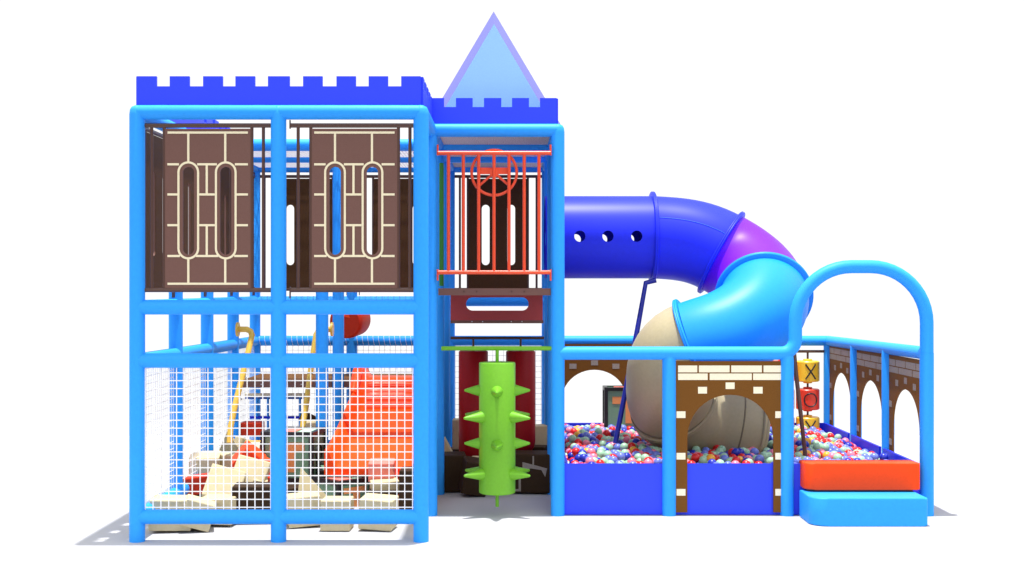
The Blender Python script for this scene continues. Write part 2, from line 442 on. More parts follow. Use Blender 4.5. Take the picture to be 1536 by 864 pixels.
for i in range(4):
    ns.append(((XL, YN[i]+.06, 0), (0, 1, 0), 1.08, ZB, ZR-.02, None, 'safety net on the lower left side wall, '+nm[i]))
for p0, u, w, a, b, rg, lab in ns:
    t = .0040 if p0[1] < 10.6 and u[0] == 1 else .0023
    tag(net_mb(p0, u, w, a, b, t=t, rings=rg).build('safety_net', M['net']), lab, 'net', GN)
# lashing on the upper back rail
m = MB()
x = XL+.1
while x < XR-.05:
    m.ring((x, YN[4], ZU), (1, 0, .18), RR+.003, .0022, 14, rs=4); x += .0705
tag(m.build('net_lashing', M['pipe']), 'dark cord lashed in rings round the upper back rail', 'cord', None, 'stuff')

# ------------------------------------------------------------------ tower front: gate, decks, spiked roller
gt = thing('barred_gate', (XC3, 11.62, pz(431, 11.62)), 'orange barred gate with a round steering wheel high in the tower', 'gate')
YG = 11.60
for y in (229.5, 408.5):
    MB().path([P(657, y, YG), P(826, y, YG)], .0195, 12).build('rail', M['gate'], gt)
for x in (672.7, 695, 718, 741, 763.5, 786.3, 808.5):
    MB().path([P(x, 229.5, YG), P(x, 408.5, YG)], .0155, 12).build('bar', M['gate'], gt)
for x in (656.5, 826):
    MB().path([P(x, 217, YG), P(x, 233, YG)], .009, 8).build('bracket', M['gate'], gt)
    MB().path([P(x, 404, YG), P(x, 421, YG)], .009, 8).build('bracket', M['gate'], gt)
wh = MB(); c = P(741.3, 259, YG+.035); wh.ring(c, (0, 1, 0), .212, .014, 48, rs=10); wo = wh.build('steering_wheel', M['gate'], gt)
m = MB(); m.box(c+Vector((0, 0, .017)), (.262, .014, .062))
for s_ in (-1, 1): m.path([c, c+Vector((s_*.15, 0, -.13))], .012, 8)
m.lathe(c-Vector((0, .03, 0)), (0, 1, 0), [(.045, 0), (.045, .05)], 20)
m.build('spoke', M['gate'], wo)

dk = thing('deck', (XC3, 12.2, pz(443, Y1-.03)), 'brown deck edge under the orange barred gate', 'deck', 'brown platform decks')
m = MB(); m.bb(px(657.5, Y1-.02), px(826, Y1-.02), Y1-.02, YN[2]-.03, pz(443, Y1-.02), pz(432.5, Y1-.02)); m.build('board', M['brown'], dk)
for x in (696, 715, 767.5, 786.5):
    MB().lathe(P(x, 437.3, Y1-.02)-Vector((0, .004, 0)), (0, 1, 0), [(.009, 0), (.009, .01)], 10).build('bolt', M['bpipe'], dk)
m = MB(); YS = YN[2]-.04
L = [(px(676, YS), pz(480.5, YS)), (px(814, YS), pz(480.5, YS)), (px(814, YS), pz(440, YS)), (px(676, YS), pz(440, YS))]
def hstad(x0, x1, z0, z1, n=12):
    r = (z1-z0)/2; zc = (z0+z1)/2; pts = []
    for k in range(n+1): a = -math.pi/2+math.pi*k/n; pts.append((x1-r+r*math.cos(a), zc+r*math.sin(a)))
    for k in range(n+1): a = math.pi/2+math.pi*k/n; pts.append((x0+r+r*math.cos(a), zc+r*math.sin(a)))
    return pts
m.poly([L, hstad(px(699, YS), px(793, YS), pz(465.8, YS), pz(446, YS))], .02, mXZ(YS))
tag(m.build('slotted_board', M['maroon']), 'maroon board with a long rounded slot under the tower deck', 'board')
d2 = thing('step_deck', (XC3, 13.4, 1.76), 'narrow brown step deck under the maroon slotted board', 'deck', 'brown platform decks')
m = MB(); m.bb(px(676, YS), px(815, YS), YS-.01, YN[3]-.05, pz(485, YS), pz(480.7, YS)); m.build('board', M['brown'], d2)
for x in (708, 724, 767, 783): MB().lathe(P(x, 482.3, YS)-Vector((0, .014, 0)), (0, 1, 0), [(.006, 0), (.006, .01)], 8).build('screw', M['steel'], d2)
hb = thing('hanging_bar', (XC3, 13.5, 1.45), 'thin brown bar with two stubs above the dark red bags', 'bar')
MB().path([P(676, 507, 13.5), P(816, 507, 13.5)], .016, 10).build('bar', M['bpipe'], hb)
for x in (710, 781): MB().path([P(x, 507, 13.5), P(x, 524, 13.5)], .012, 8).build('stub', M['bpipe'], hb)
def bag(x, y0, y1, w, lab):
    Y = 13.5; r = w/2; z1 = pz(y0, Y); z0 = pz(y1, Y)
    root = thing('hanging_bag', (px(x, Y), Y, z0), lab, 'punch bag', 'dark red hanging bags')
    MB().lathe((px(x, Y), Y, z0), (0, 0, 1), [(r*.55, 0), (r*.78, .02), (r*.93, .06), (r, .12), (r, z1-z0-.01), (r*.9, z1-z0)], 32).build('body', M['bag'], root)
    MB().path([(px(x, Y), Y, z1), (px(x, Y), Y, z1+.03)], .015, 8).build('hook', M['bpipe'], root)
bag(710, 526, 690, .32, 'dark red hanging bag on the left behind the green spiked roller')
bag(781, 526, 678, .32, 'dark red hanging bag on the right behind the green spiked roller')
MB_ = MB().path([(XR+.085, 12.0, 2.16), (XR+.085, 12.0, 3.35)], .022, 12)
tag(MB_.build('grab_pole', M['dgreen']), 'thin dark green upright pole just inside the left of the tower', 'pole')

rl = thing('spiked_roller', (px(745.8, Y1), Y1-.01, .08), 'bright green upright roller with cone spikes hanging in the tower doorway', 'roller')
XRl = px(745.8, Y1); YR = Y1-.01
MB().path([P(662, 522.5, YR), P(831, 522.5, YR)], .021, 14).build('crossbar', M['green'], rl)
MB().path([(XRl, YR, pz(522, YR)), (XRl, YR, .083)], .0165, 14).build('axle', M['green'], rl)
z0, z1 = pz(742, YR-.1), pz(543.5, YR)
MB().lathe((XRl, YR, z0), (0, 0, 1), [(.155, 0), (.168, .006), (.171, .014), (.171, z1-z0-.01), (.165, z1-z0)], 48).build('drum', M['green'], rl)
for j, y in enumerate((585.5, 624.5, 665, 709.5)):
    for k in range(4):
        a = math.radians((-30, -150, 30, 150)[k] if j % 2 else 90*k-90)
        d = Vector((math.cos(a), math.sin(a), 0)); zc = pz(y, YR)
        l = .155 if j % 2 == 0 else .27
        b = Vector((XRl, YR, zc))+d*.155
        if j % 2: l = .20
        MB().lathe(b, d, [(.056, 0), (.056, .012), (.013, l-.01), (.009, l-.002), (.002, l)], 20).build('spike', M['green'], rl)

# ------------------------------------------------------------------ tube slide
def catmull(pts, n):
    out = []; Pp = [Vector(p) for p in pts]
    for i in range(1, len(Pp)-2):
        p0, p1, p2, p3 = Pp[i-1:i+3]; k = n
        seg = []
        for j in range(k):
            t = j/k
            seg.append(.5*((2*p1)+(-p0+p2)*t+(2*p0-5*p1+4*p2-p3)*t*t+(-p0+3*p1-3*p2+p3)*t**3))
        out.append(seg)
    out[-1].append(Pp[-2]); return out
TR = .452
sl_ = thing('tube_slide', (2.0, 13.2, 0), 'closed spiral tube slide in dark blue, purple, light blue and beige sections', 'tube slide')
def tube_mesh(pts, r=TR, th=.018, seg=56):
    m = MB()
    m.path(pts, r, seg, cap=False); m.path(pts, r-th, seg, cap=False)
    # end rims
    return m
def dirs(pts, i):
    a = pts[max(0, i-1)]; b = pts[min(len(pts)-1, i+1)]; return (b-a).normalized()
def flange(p, n, name, mt, R=TR+.012, w=.045):
    n = Vector(n).normalized(); m = MB(); c = Vector(p)-n*w/2
    ri = TR-.02
    m.lathe(c, n, [(ri, 0), (R+.025, 0), (R+.038, .008), (R+.038, w/2-.004), (R+.03, w/2), (R+.038, w/2+.004), (R+.038, w-.008), (R+.025, w), (ri, w)], 64)
    # remove cap discs so the tube stays open
    bm = m.bm; bm.faces.ensure_lookup_table()
    bmesh.ops.delete(bm, geom=[f for f in bm.faces if len(f.verts) > 4], context='FACES_ONLY')
    return m.build(name, mt, sl_)
YT, ZTt = 13.6, pz(356, 13.6)
# straight section with three round portholes on each side
st = [Vector((.36+.02*k, YT, ZTt)) for k in range(60)]; XB = st[-1].x
def straight_section():
    bm = bmesh.new(); seg = 96
    m = MB(); m.path([st[0], st[-1]], TR, seg, cap=False); m.path([st[0], st[-1]], TR-.018, seg, cap=False)
    bmm = m.bm
    # close the two end annuli so the boolean sees a solid wall
    bmm.verts.ensure_lookup_table(); v = list(bmm.verts)
    o0, o1, i0, i1 = v[:seg], v[seg:2*seg], v[2*seg:3*seg], v[3*seg:4*seg]
    for k in range(seg):
        bmm.faces.new((o0[k], o0[(k+1) % seg], i0[(k+1) % seg], i0[k])); bmm.faces.new((o1[k], o1[(k+1) % seg], i1[(k+1) % seg], i1[k]))
    o = m.build('straight_section', M['navy'], sl_)
    c = MB()
    for x in (869.5, 911.5, 954.5): c.lathe((px(x, YT-.4), YT-1, pz(354.5, YT-.4)), (0, 1, 0), [(.0595, 0), (.0595, 2)], 32)
    bmesh.ops.remove_doubles(c.bm, verts=c.bm.verts, dist=1e-5)
    co = c.build('cutter', M['navy'])
    md = o.modifiers.new('b', 'BOOLEAN'); md.operation = 'DIFFERENCE'; md.object = co; md.solver = 'EXACT'
    bpy.context.view_layer.update()
    dg = bpy.context.evaluated_depsgraph_get(); me = bpy.data.meshes.new_from_object(o.evaluated_get(dg))
    o.modifiers.clear(); o.data = me; me.name = 'straight_section'
    bpy.data.objects.remove(co)
    for p in me.polygons: p.use_smooth = True
    me.set_sharp_from_angle(angle=math.radians(35))
straight_section()
B_ = Vector((XB, YT, ZTt)); C_ = P(1082, 379, 13.5); D_ = Vector((2.60, 12.80, 2.05))
F_ = Vector((2.26, 12.40, 1.73)); E_ = P(1040, 519, 12.40); G_ = Vector((1.64, 12.9, 1.08)); H_ = Vector((1.88, 13.26, .76)); I_ = Vector((2.57, 13.40, .58))
nodes = [(B_, (1, 0, -.05)), (C_, (.85, -.18, -.48)), (D_, (-.12, -.88, -.42)), (F_, (-.84, -.22, -.45)), (E_, (-.90, .20, -.33)), (G_, (.05, .80, -.55)), (H_, (.75, .60, -.28)), (I_, (.97, .15, -.18))]
segs = []
for (p0, d0), (p1, d1) in zip(nodes[:-1], nodes[1:]):
    Lc = (p1-p0).length*1.15; t0 = Vector(d0).normalized()*Lc; t1 = Vector(d1).normalized()*Lc; sg = []
    for k in range(12):
        t = k/12; sg.append((2*t**3-3*t*t+1)*p0+(t**3-2*t*t+t)*t0+(-2*t**3+3*t*t)*p1+(t**3-t*t)*t1)
    segs.append(sg)
segs[-1].append(I_.copy())
allp = [p for s in segs for p in s]
def sub(a, b): return allp[a:b+1]
def tube_part(pts, name, mt):
    return tube_mesh(pts).build(name, mt, sl_)
tube_part(sub(0, 12), 'upper_bend', M['navy'])
tube_part(sub(12, 24), 'purple_bend', M['purple'])
tube_part(sub(24, 48), 'light_blue_bend', M['sky'])
tube_part(sub(48, 60), 'beige_bend', M['beige'])
ex = sub(60, 84); er = [TR+.055*max(0, (k-17)/7)**1.3 for k in range(len(ex))]
m = MB(); m.path(ex, er, 56, cap=False); m.path(ex, [r-.018 for r in er], 56, cap=False); m.build('exit_section', M['beige'], sl_)
for i_ in (65, 81): MB().ring(allp[i_], dirs(allp, i_), TR+.001+(.018 if i_ > 70 else 0), .012, 64, rs=8).build('crease_shade', M['beige_shade'], sl_)  # dark rings paint in the shade of the recesses
flange(allp[0], (1, 0, 0), 'flange', M['navy'])
flange(allp[12], dirs(allp, 12), 'flange', M['navy'])
flange(allp[24], dirs(allp, 24), 'flange', M['sky'])
flange(allp[48], dirs(allp, 48), 'flange', M['sky'])
flange(allp[66], dirs(allp, 66), 'flange', M['beige'], R=TR-.012, w=.06)
flange(allp[84], dirs(allp, 84), 'flange', M['beige'], R=TR+.045, w=.07)
def seam(i0, i1, ang, mt):
    pts = []
    for i in range(i0, i1+1):
        d = dirs(allp, i); s = d.cross(Vector((0, 0, 1))).normalized(); u = s.cross(d)
        pts.append(allp[i]+(TR+.0005)*(math.cos(ang)*s+math.sin(ang)*u))
    MB().path(pts, .0045, 6).build('seam', mt, sl_)
seam(0, 12, .45, M['seam']); seam(24, 47, -.35, M['seam']); seam(48, 64, .95, M['dull'])
lg = MB(); T0 = P(977, 423, YT-.3); lg.path([T0+Vector((.05, 0, .02)), T0-Vector((.06, 0, .01)), P(955, 500, YT-.4), P(923, 665, YT-.5)], .028, 12)
lg.build('support_leg', M['pipe'], sl_)

# ------------------------------------------------------------------ ball pit walls, arch panels
GP = 'royal blue ball pit walls'
m = MB(); m.bb(XT+.05, X3-.02, Y1+.005, Y1+.035, .004, .4845); tag(m.build('pit_wall', M['royal']), 'royal blue low wall along the front of the ball pit', 'low wall', GP)
m = MB(); m.bb(XT+.05, X3-.02, YN[4]-.03, YN[4]-.0, .004, .48); tag(m.build('pit_wall', M['navy']), 'dark blue low wall at the back of the ball pit, under the arches', 'low wall', GP)
for i in (1, 2, 3):
    m = MB(); m.bb(X3-.075, X3-.05, YN[i]+.068, YN[i+1]-.068, .004, .4845); tag(m.build('pit_wall', M['navy']), 'dark blue low side wall on the right of the ball pit, '+('nearest the orange step', 'in the middle bay', 'in the farthest bay')[i-1], 'low wall', GP)
m = MB(); m.bb(XT+.07, XT+.10, Y1+.04, YN[4]-.04, .004, .4845); tag(m.build('pit_wall', M['navy']), 'dark blue low wall between the tower and the ball pit', 'low wall', GP)
s1 = Y1/F
def arch_panel(W):
    """local x centred, z world; brown board with an arched opening and cream bricks"""
    m = MB(); ax = lambda p: (p-1094.8)*s1; az = lambda p: H0-(p-432)*s1
    zb_, zt_ = az(768), az(541.5); hw = 64*s1; kx = W/(166*s1)
    L = [(-W/2, zb_), (-W/2, zt_), (W/2, zt_), (W/2, zb_), (hw*kx, zb_)]
    zs = az(660); ht = az(592)-zs
    for k in range(25):
        a = math.pi*k/24; L.append((hw*kx*math.cos(a), zs+ht*math.sin(a)**.92))
    L.append((-hw*kx, zb_))
    m.poly([L], .018, mXZ(0))
    bricks = [(1017, 1045.5, 548, 558.3), (1048, 1093.5, 548, 558.3), (1096, 1141.5, 548, 558.3), (1144, 1174, 548, 558.3),
              (1017, 1061, 560, 569.7), (1064, 1126.6, 560, 569.7), (1128.5, 1174, 560, 569.7),
              (1046.7, 1060, 580, 590), (1087.7, 1101, 573.4, 583.2), (1129, 1142.6, 580, 590)]
    for y in (616.6, 678.8, 732.8): bricks += [(1014.7, 1028, y, y+10), (1161.5, 1175, y, y+10)]
    for a, b, c_, d in bricks:
        for sd in (-1, 1):
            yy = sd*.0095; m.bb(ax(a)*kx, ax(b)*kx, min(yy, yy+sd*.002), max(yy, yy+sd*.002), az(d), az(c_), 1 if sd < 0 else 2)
    return m
GA = 'brown arched panels round the ball pit'
def put_arch(W, loc, rz, lab, mats=None):
    o = arch_panel(W).build('arch_panel', mats or [M['wood'], M['tile'], M['dull']])
    b = Vector(o.location); o.location = Vector(loc)+Matrix.Rotation(rz, 3, 'Z') @ b; o.rotation_euler = (0, 0, rz)
    tag(o, lab, 'arched panel', GA)
put_arch(1.05, ((1014+1176)/2*s1-768*s1, Y1-.012, 0), 0, 'brown arched panel with bright cream bricks at the front, beige slide seen through it')
put_arch(1.06, (1.01, YN[4]-.05, 0), math.pi, 'brown arched panel on the back wall above the balls, left of the slide')
for i in (1, 2, 3):
    put_arch(1.10, (X3-.0, (YN[i]+YN[i+1])/2, 0), math.pi/2, 'brown arched panel on the right side of the ball pit, '+('nearest the hoop', 'in the middle bay', 'in the farthest bay')[i-1])

# ------------------------------------------------------------------ steps
def rounded_slab(x0, x1, y0, y1, z0, z1, rl_, rr_, bev=.012):
    pts = [(x1, y1), (x0, y1)]
    for k in range(9):
        a = math.pi+math.pi/2*k/8; pts.append((x0+rl_+rl_*math.cos(a), y0+rl_+rl_*math.sin(a)))
    for k in range(9):
        a = -math.pi/2+math.pi/2*k/8; pts.append((x1-rr_+rr_*math.cos(a), y0+rr_+rr_*math.sin(a)))
    m = MB(); bm = m.bm
    lo = [bm.verts.new((p[0], p[1], z0)) for p in pts]; hi = [bm.verts.new((p[0], p[1], z1)) for p in pts]
    n = len(pts); bm.faces.new(lo); top = bm.faces.new(hi)
    for k in range(n):
        f = bm.faces.new((lo[k], lo[(k+1) % n], hi[(k+1) % n], hi[k]))
    es = [e for e in bm.edges if all(v in hi for v in e.verts)] + [e for e in bm.edges if all(v in lo for v in e.verts)]
    bmesh.ops.bevel(bm, geom=es, offset=bev, segments=3, profile=.5, affect='EDGES')
    return m
st_ = thing('foam_step', (3.2, 11.4, 0), 'two tier padded entrance step, orange tread on a light blue base, under the tall hoop', 'step')
sk = rounded_slab(px(1199, 11.6), 3.735, 11.11, 11.595, .003, .252, .15, .035).build('lower_step', M['pad'], st_)
o = rounded_slab(2.715, 3.78, 11.46, 11.72, .272, .516, .09, .03).build('upper_step', M['orange'], st_)
for q in (sk, o):
    for p in q.data.polygons: p.use_smooth = True
    q.data.set_sharp_from_angle(angle=math.radians(40))
MB().bb(2.74, 3.72, 11.50, 11.595, .250, .275).build('gap_shade_strip', M['black'], st_)  # black strip stands in for shade in the gap between the steps
m = MB(); m.path([P(1191, 528, 11.95), P(1194, 560, 12.0), P(1201, 620, 12.1), P(1209, 693, 12.15)], .021, 12)
tag(m.build('slanting_pole', M['bpipe']), 'slanting brown pole standing in the balls behind the orange step', 'pole')

# ------------------------------------------------------------------ noughts and crosses game
gg = thing('noughts_and_crosses_game', (3.34, YN[4]-.05, .3), 'turning noughts and crosses drums, yellow and red, on the back rail of the ball pit', 'game')
YQ = YN[4]-.02
MB().path([P(1100, 527, YQ), P(1236, 527, YQ)], .018, 10).build('top_bar', M['bpipe'], gg)
def mark(drum, kind, x, y):
    rr = .1455
    m = MB(); c = P(x, y, YQ)
    if kind == 'X':
        for a in (1, -1):
            pts = []
            for k in range(9):
                t = (k/8-.5); dx = t*.125*a; dz = t*.18
                th = dx/rr; pts.append((c.x+rr*math.sin(th+.03), YQ-rr*math.cos(th+.03), c.z+dz))
            m.path(pts, .0095, 6)
    else:
        pts = []
        for k in range(28):
            a = 2*math.pi*k/28; th = .08*math.cos(a)/rr
            pts.append((c.x+rr*math.sin(th+.03), YQ-rr*math.cos(th+.03), c.z+.08*math.sin(a)))
        m.path(pts, .008, 6, closed=True)
    m.build('letter_mark', M['black'], drum)
for x, ks in ((1211.5, 'XOX'), (1174, 'OXO'), (1137, 'XOX')):
    MB().path([P(x, 527, YQ), (px(x, YQ), YQ, .2)], .013, 10).build('spindle', M['bpipe'], gg)
    for j, y in enumerate((556.5, 598.5, 640.5)):
        k = ks[j]; yc = pz(y, YQ); h = .127; r = .143
        pr = [(.05, -h-.022), (.055, -h-.018), (.055, -h), (r-.012, -h), (r, -h+.012), (r, h-.012), (r-.012, h), (.055, h), (.055, h+.018), (.05, h+.022)]
        d = MB().lathe((px(x, YQ), YQ, yc), (0, 0, 1), pr, 36).build('drum', M['yellow'] if k == 'X' else M['redp'], gg)
        for p in d.data.polygons: p.use_smooth = True
        d.data.set_sharp_from_angle(angle=math.radians(40))
        mark(d, k, x, y)

# ------------------------------------------------------------------ activity boxes (sage green sides with an orange pattern in a black frame)
def activity_box(c, size, rot, lab, fl_pattern=True):
    """box about its centre c"""
    root = thing('activity_box', c, lab, 'activity box', 'black framed green activity boxes')
    sx, sy, sz = [v/2 for v in size]; c = Vector(c)
    MB().box(c, (size[0]-.03, size[1]-.03, size[2]-.03)).build('side_board', M['screen'], root)
    m = MB(); t = .044
    for a in (-1, 1):
        for b in (-1, 1):
            m.box(c+Vector((a*(sx-t/2), b*(sy-t/2), 0)), (t, t, size[2]))
            m.box(c+Vector((0, b*(sy-t/2), a*(sz-t/2))), (size[0]-2*t, t*.98, t*.98))
            m.box(c+Vector((a*(sx-t/2), 0, b*(sz-t/2))), (t*.98, size[1]-2*t, t*.98))
    m.build('frame', M['black'], root)
    m = MB(); w, h = size[0], size[2]; yf = -sy+.014
    for a, b, p, q in ((-.33, .33, .13, .29), (-.06, .14, -.30, .13)):
        m.box(c+Vector(((a+b)/2*w, yf, (p+q)/2*h)), ((b-a)*w, .008, (q-p)*h))
    m.build('pattern', M['ornb'], root)
    m = MB(); m.ring(c+Vector((sx-.012, 0, 0)), (1, 0, 0), .10, .012, 28)
    m.build('side_hoop', M['black'], root)
    m = MB(); m.box(c+Vector((-.1*w, 0, sz-.012)), (.36*w, .5*size[1], .008)); m.build('top_pattern', M['pinkf'], root)
    m = MB(); m.box(c+Vector((.26*w, 0, sz-.012)), (.22*w, .5*size[1], .008)); m.build('top_panel', M['mint'], root)
    root.rotation_euler = rot
    return root
activity_box(P(441, 681, 12.6), (.54, .5, .50), (0, 0, -.12), 'large green activity box in a black frame left of the orange slide')
activity_box(P(510, 748, 12.0)+Vector((0, .2, 0)), (.42, .42, .36), (0, 0, .78), 'smaller green activity box turned corner on, below the orange slide')
activity_box(P(512, 712, 12.55), (.5, .35, .16), (.1, .05, .3), 'flat black framed activity box lying behind the corner on one')
activity_box(P(941, 613, 15.0), (.58, .30, .54), (0, 0, 0), 'green activity box behind the dark blue slide support, at the back of the ball pit')

# ------------------------------------------------------------------ deck in the left block, ladder, handrails, dome, open slide
dk3 = thing('deck', (XM, 14.6, 1.0), 'wide brown deck behind the nets at the back of the left block', 'deck', 'brown platform decks')
MB().bb(XL+.08, XR-.07, YN[3]+.03, YN[4]-.07, 1.012, 1.088).build('board', M['wood'], dk3)
MB().bb(XL+.08, XR-.07, YN[3]+.0, YN[3]+.028, 1.01, 1.086).build('edge_strip', M['brown'], dk3)
for x in (392, 452, 465, 610, 530): MB().lathe(P(x, 576.5, YN[3])-Vector((0, .006, 0)), (0, 1, 0), [(.008, 0), (.008, .01)], 8).build('screw', M['steel'], dk3)

lad = thing('blue_ladder', (-2.8, 15.0, 0), 'blue ladder frame with a cream top bar under the brown deck', 'ladder')
YL = 14.6
for x in (386, 402, 450): MB().path([(px(x, YL), YL, 0), P(x, 592, YL)], .014, 10).build('upright', M['pad'], lad)
MB().bb(px(368, YL), px(463, YL), YL-.03, YL+.03, pz(594, YL), pz(590, YL)).build('top_bar', M['tile'], lad)
MB().path([P(368, 597, YL), P(463, 597, YL)], .013, 10).build('rung', M['seam'], lad)
MB().path([P(375, 626, YL), P(463, 626, YL)], .017, 10).build('rung', M['navy'], lad)
def handrail(pts, fl_p, lab):
    root = thing('handrail', (pts[-1].x, pts[-1].y, pts[-1].z), lab, 'handrail', 'yellow bent handrails')
    MB().path(pts, .031, 14).build('pipe', M['mustard'], root)
    MB().lathe(fl_p-Vector((.01, 0, 0)), (1, 0, 0), [(.075, 0), (.075, .022)], 20).build('wall_plate', M['mustard'], root)
    m = MB()
    for k in range(1, 5):
        a, b = pts[3], pts[-1]; q = a.lerp(b, k/5); m.ring(q, b-a, .0325, .003, 20, rs=5)
    m.build('joint_ring', M['black'], root)
Yh = 13.0
handrail([P(357, 494, Yh), P(370, 494, Yh), P(376, 497, Yh), P(378, 503, Yh-.02), P(366, 555, Yh-.2), P(354, 602, Yh-.35), P(346, 640, Yh-.45), P(344.5, 664, Yh-.5)], P(356.5, 494, Yh), 'bent yellow handrail on the left, running down past the cream wedge')
handrail([P(498, 494, Yh+.3), P(484, 494, Yh+.3), P(477, 497, Yh+.3), P(474, 503, Yh+.28), P(467, 548, Yh+.15), P(461, 595, Yh), P(455, 633, Yh-.1), P(452, 652, Yh-.15)], P(498, 494, Yh+.3), 'bent yellow handrail on the right, ending above the large activity box')
dm = thing('bubble_dome', P(522, 487, 14.8), 'rounded red dome between the padded posts, above the lower back rail', 'dome')
cD = P(522, 482, 14.95)
m = MB(); prof = []
m.lathe(cD-Vector((0, .22, 0)), (.25, 1, .1), [(.18, -.02), (.20, .0), (.205, .05), (.205, .30), (.18, .36), (.10, .40)], 36); m.build('shell', M['redf'], dm)
MB().box(cD+Vector((.05, -.24, .10)), (.15, .04, .1), (0, .2, 0)).build('visor', M['orangef'], dm)

os_ = thing('open_slide', (-1.36, 13.2, .2), 'orange open slide with raised sides behind the white net', 'slide')
# centre line: (Y, Z, half width)
prof = [(14.35, 1.13, .36), (14.07, 1.12, .37), (13.95, 1.02, .375), (13.82, .90, .38), (13.70, .84, .385), (13.45, .76, .40), (13.2, .66, .42), (12.95, .56, .44), (12.7, .47, .46), (12.45, .40, .475), (12.2, .36, .485)]
def smooth_list(L_, n):
    pts = catmull([L_[0]]+L_+[L_[-1]], n); return [p for s in pts for p in s]
ctr = smooth_list(prof, 5)
m = MB(); bm = m.bm; rows = []
xc = -1.365
for p in ctr:
    Y, Z, w = p; row = []
    sec = [(-1.0, -.06), (-1.0, .16), (-.985, .19), (-.94, .195), (-.90, .17), (-.80, .04), (-.70, .0), (-.35, 0), (0, 0), (.35, 0), (.70, .0), (.80, .04), (.90, .17), (.94, .195), (.985, .19), (1.0, .16), (1.0, -.06)]
    hs = 1.25 if Y > 13.9 else 1.0
    for a, b in sec: row.append(bm.verts.new((xc+a*w, Y, Z+(b*hs if b > 0 else b))))
    rows.append(row)
for i in range(len(rows)-1):
    for k in range(len(rows[0])-1):
        f = bm.faces.new((rows[i][k], rows[i][k+1], rows[i+1][k+1], rows[i+1][k])); f.smooth = True
bm.faces.new(rows[-1]); bm.faces.new(rows[0])
m.build('slide_chute', M['opl'], os_)
m = MB()
for k in range(1, 9):
    t = k/9; Y = 14.07-.5*t; Z = 1.135-.33*t-.006
    # ribs on the steep top part
    m.path([(xc-.26, Y, Z+.0), (xc+.26, Y, Z+.0)], .009, 8)
m.build('rib', M['gate'], os_)
for s_ in (-1, 1):
    m = MB(); m.path([(xc+s_*.37, 14.2, 1.05), (xc+s_*.37, 14.15, 1.26), (xc+s_*.37, 13.9, 1.20), (xc+s_*.385, 13.6, .98)], [.06, .055, .055, .04], 14)
    m.build('hand_grip', M['opl'], os_)
m = MB(); m.bb(xc-.44, xc+.44, 12.35, 12.6, .0, .33); m.build('foot', M['opl'], os_)
m = MB(); m.bb(xc-.34, xc+.34, 13.0, 13.2, .0, .55); m.build('foot', M['opl'], os_)

# ------------------------------------------------------------------ foam blocks
def blk(x, y, Y, size, rot, mt, lab, bev=.012, wedge=False):
    c = P(x, y, Y); m = MB()
    if wedge:
        w, d, h = [v/2 for v in size]
        m.poly([[(-w, -h), (w, -h), (-w*.2, h)]], size[1], mXZ(0))
        bmesh.ops.transform(m.bm, matrix=Matrix.Translation(c) @ Euler(rot).to_matrix().to_4x4(), verts=m.bm.verts)
    else:
        m.box(c, size, rot, bev=bev)
    mn = min(v.co.z for v in m.bm.verts)
    if mn < .003: bmesh.ops.translate(m.bm, vec=(0, 0, .004-mn), verts=m.bm.verts)
    o = m.build('foam_block' if not wedge else 'foam_wedge', M[mt])
    return tag(o, lab, 'foam block', 'loose foam blocks on the floor')
R = math.radians
blk(258, 769, 10.95, (.36, .30, .27), (0, R(2), .16), 'foam', 'cream foam block on the floor at the left corner, under the bottom rail')
blk(297, 775, 10.95, (.26, .28, .24), (0, .30, .25), 'foam', 'cream foam block tilted with one corner down, beside the left corner one')
blk(330, 764, 11.2, (.30, .25, .24), (0, .0, -.1), 'foam', 'shaded cream foam block in front of the brown block')
blk(381, 755, 11.35, (.36, .3, .34), (0, 0, .08), 'dkfoam', 'dark brown foam block left of the middle front post')
blk(336, 728, 11.6, (.33, .33, .11), (R(58), R(16), .1), 'foam', 'bright cream flat foam slab leaning, lower of the leaning pair')
blk(376, 710, 11.8, (.32, .28, .11), (R(62), R(14), -.05), 'foam', 'bright cream flat foam slab leaning, upper of the leaning pair')
blk(389, 724, 11.8, (.14, .16, .12), (R(20), R(12), .3), 'foam', 'small cream foam block touching the leaning slabs')
blk(308, 695, 12.6, (.30, .26, .19), (R(10), 0, .12), 'foam', 'cream foam block resting on the red one, left of the yellow handrail')
blk(299, 726, 12.05, (.38, .22, .17), (0, R(-7), .1), 'redf', 'long red foam block lying left of the leaning cream slabs')
blk(289, 746, 12.1, (.30, .26, .14), (0, 0, .2), 'dkfoam', 'dark brown foam block under the long red one')
blk(346, 667, 13.2, (.32, .24, .30), (0, 0, .2), 'foam', 'cream foam wedge at the foot of the left yellow handrail', wedge=True)
blk(352, 700, 12.7, (.32, .26, .26), (0, R(5), .5), 'foam', 'shaded cream foam block between the red star shape and the red slab')
blk(373, 690, 12.3, (.25, .22, .25), (R(20), R(38), .4), 'orangef', 'bright orange red foam block balanced on a corner')
blk(397, 707, 12.1, (.20, .2, .22), (R(10), R(30), .2), 'orangef', 'orange red foam block half hidden by the middle front post')
blk(398, 733, 11.95, (.22, .25, .22), (0, 0, .3), 'redf', 'red foam block low behind the middle front post')
blk(366, 672, 13.4, (.2, .2, .2), (0, R(20), .6), 'foam', 'small cream foam block right of the left yellow handrail')
blk(379, 643, 14.2, (.24, .2, .16), (0, 0, 0), 'redf', 'small dark red foam block under the blue ladder rung')
blk(462, 628, 14.0, (.15, .15, .12), (0, R(30), .5), 'dkfoam', 'small dark foam block at the end of the blue rung')
blk(470, 640, 13.7, (.2, .18, .12), (0, 0, .2), 'foam', 'small cream foam block behind the large activity box')
blk(463, 727, 11.4, (.30, .12, .34), (R(-12), R(-14), .15), 'foam', 'bright cream foam wedge standing in front of the large activity box', wedge=True)
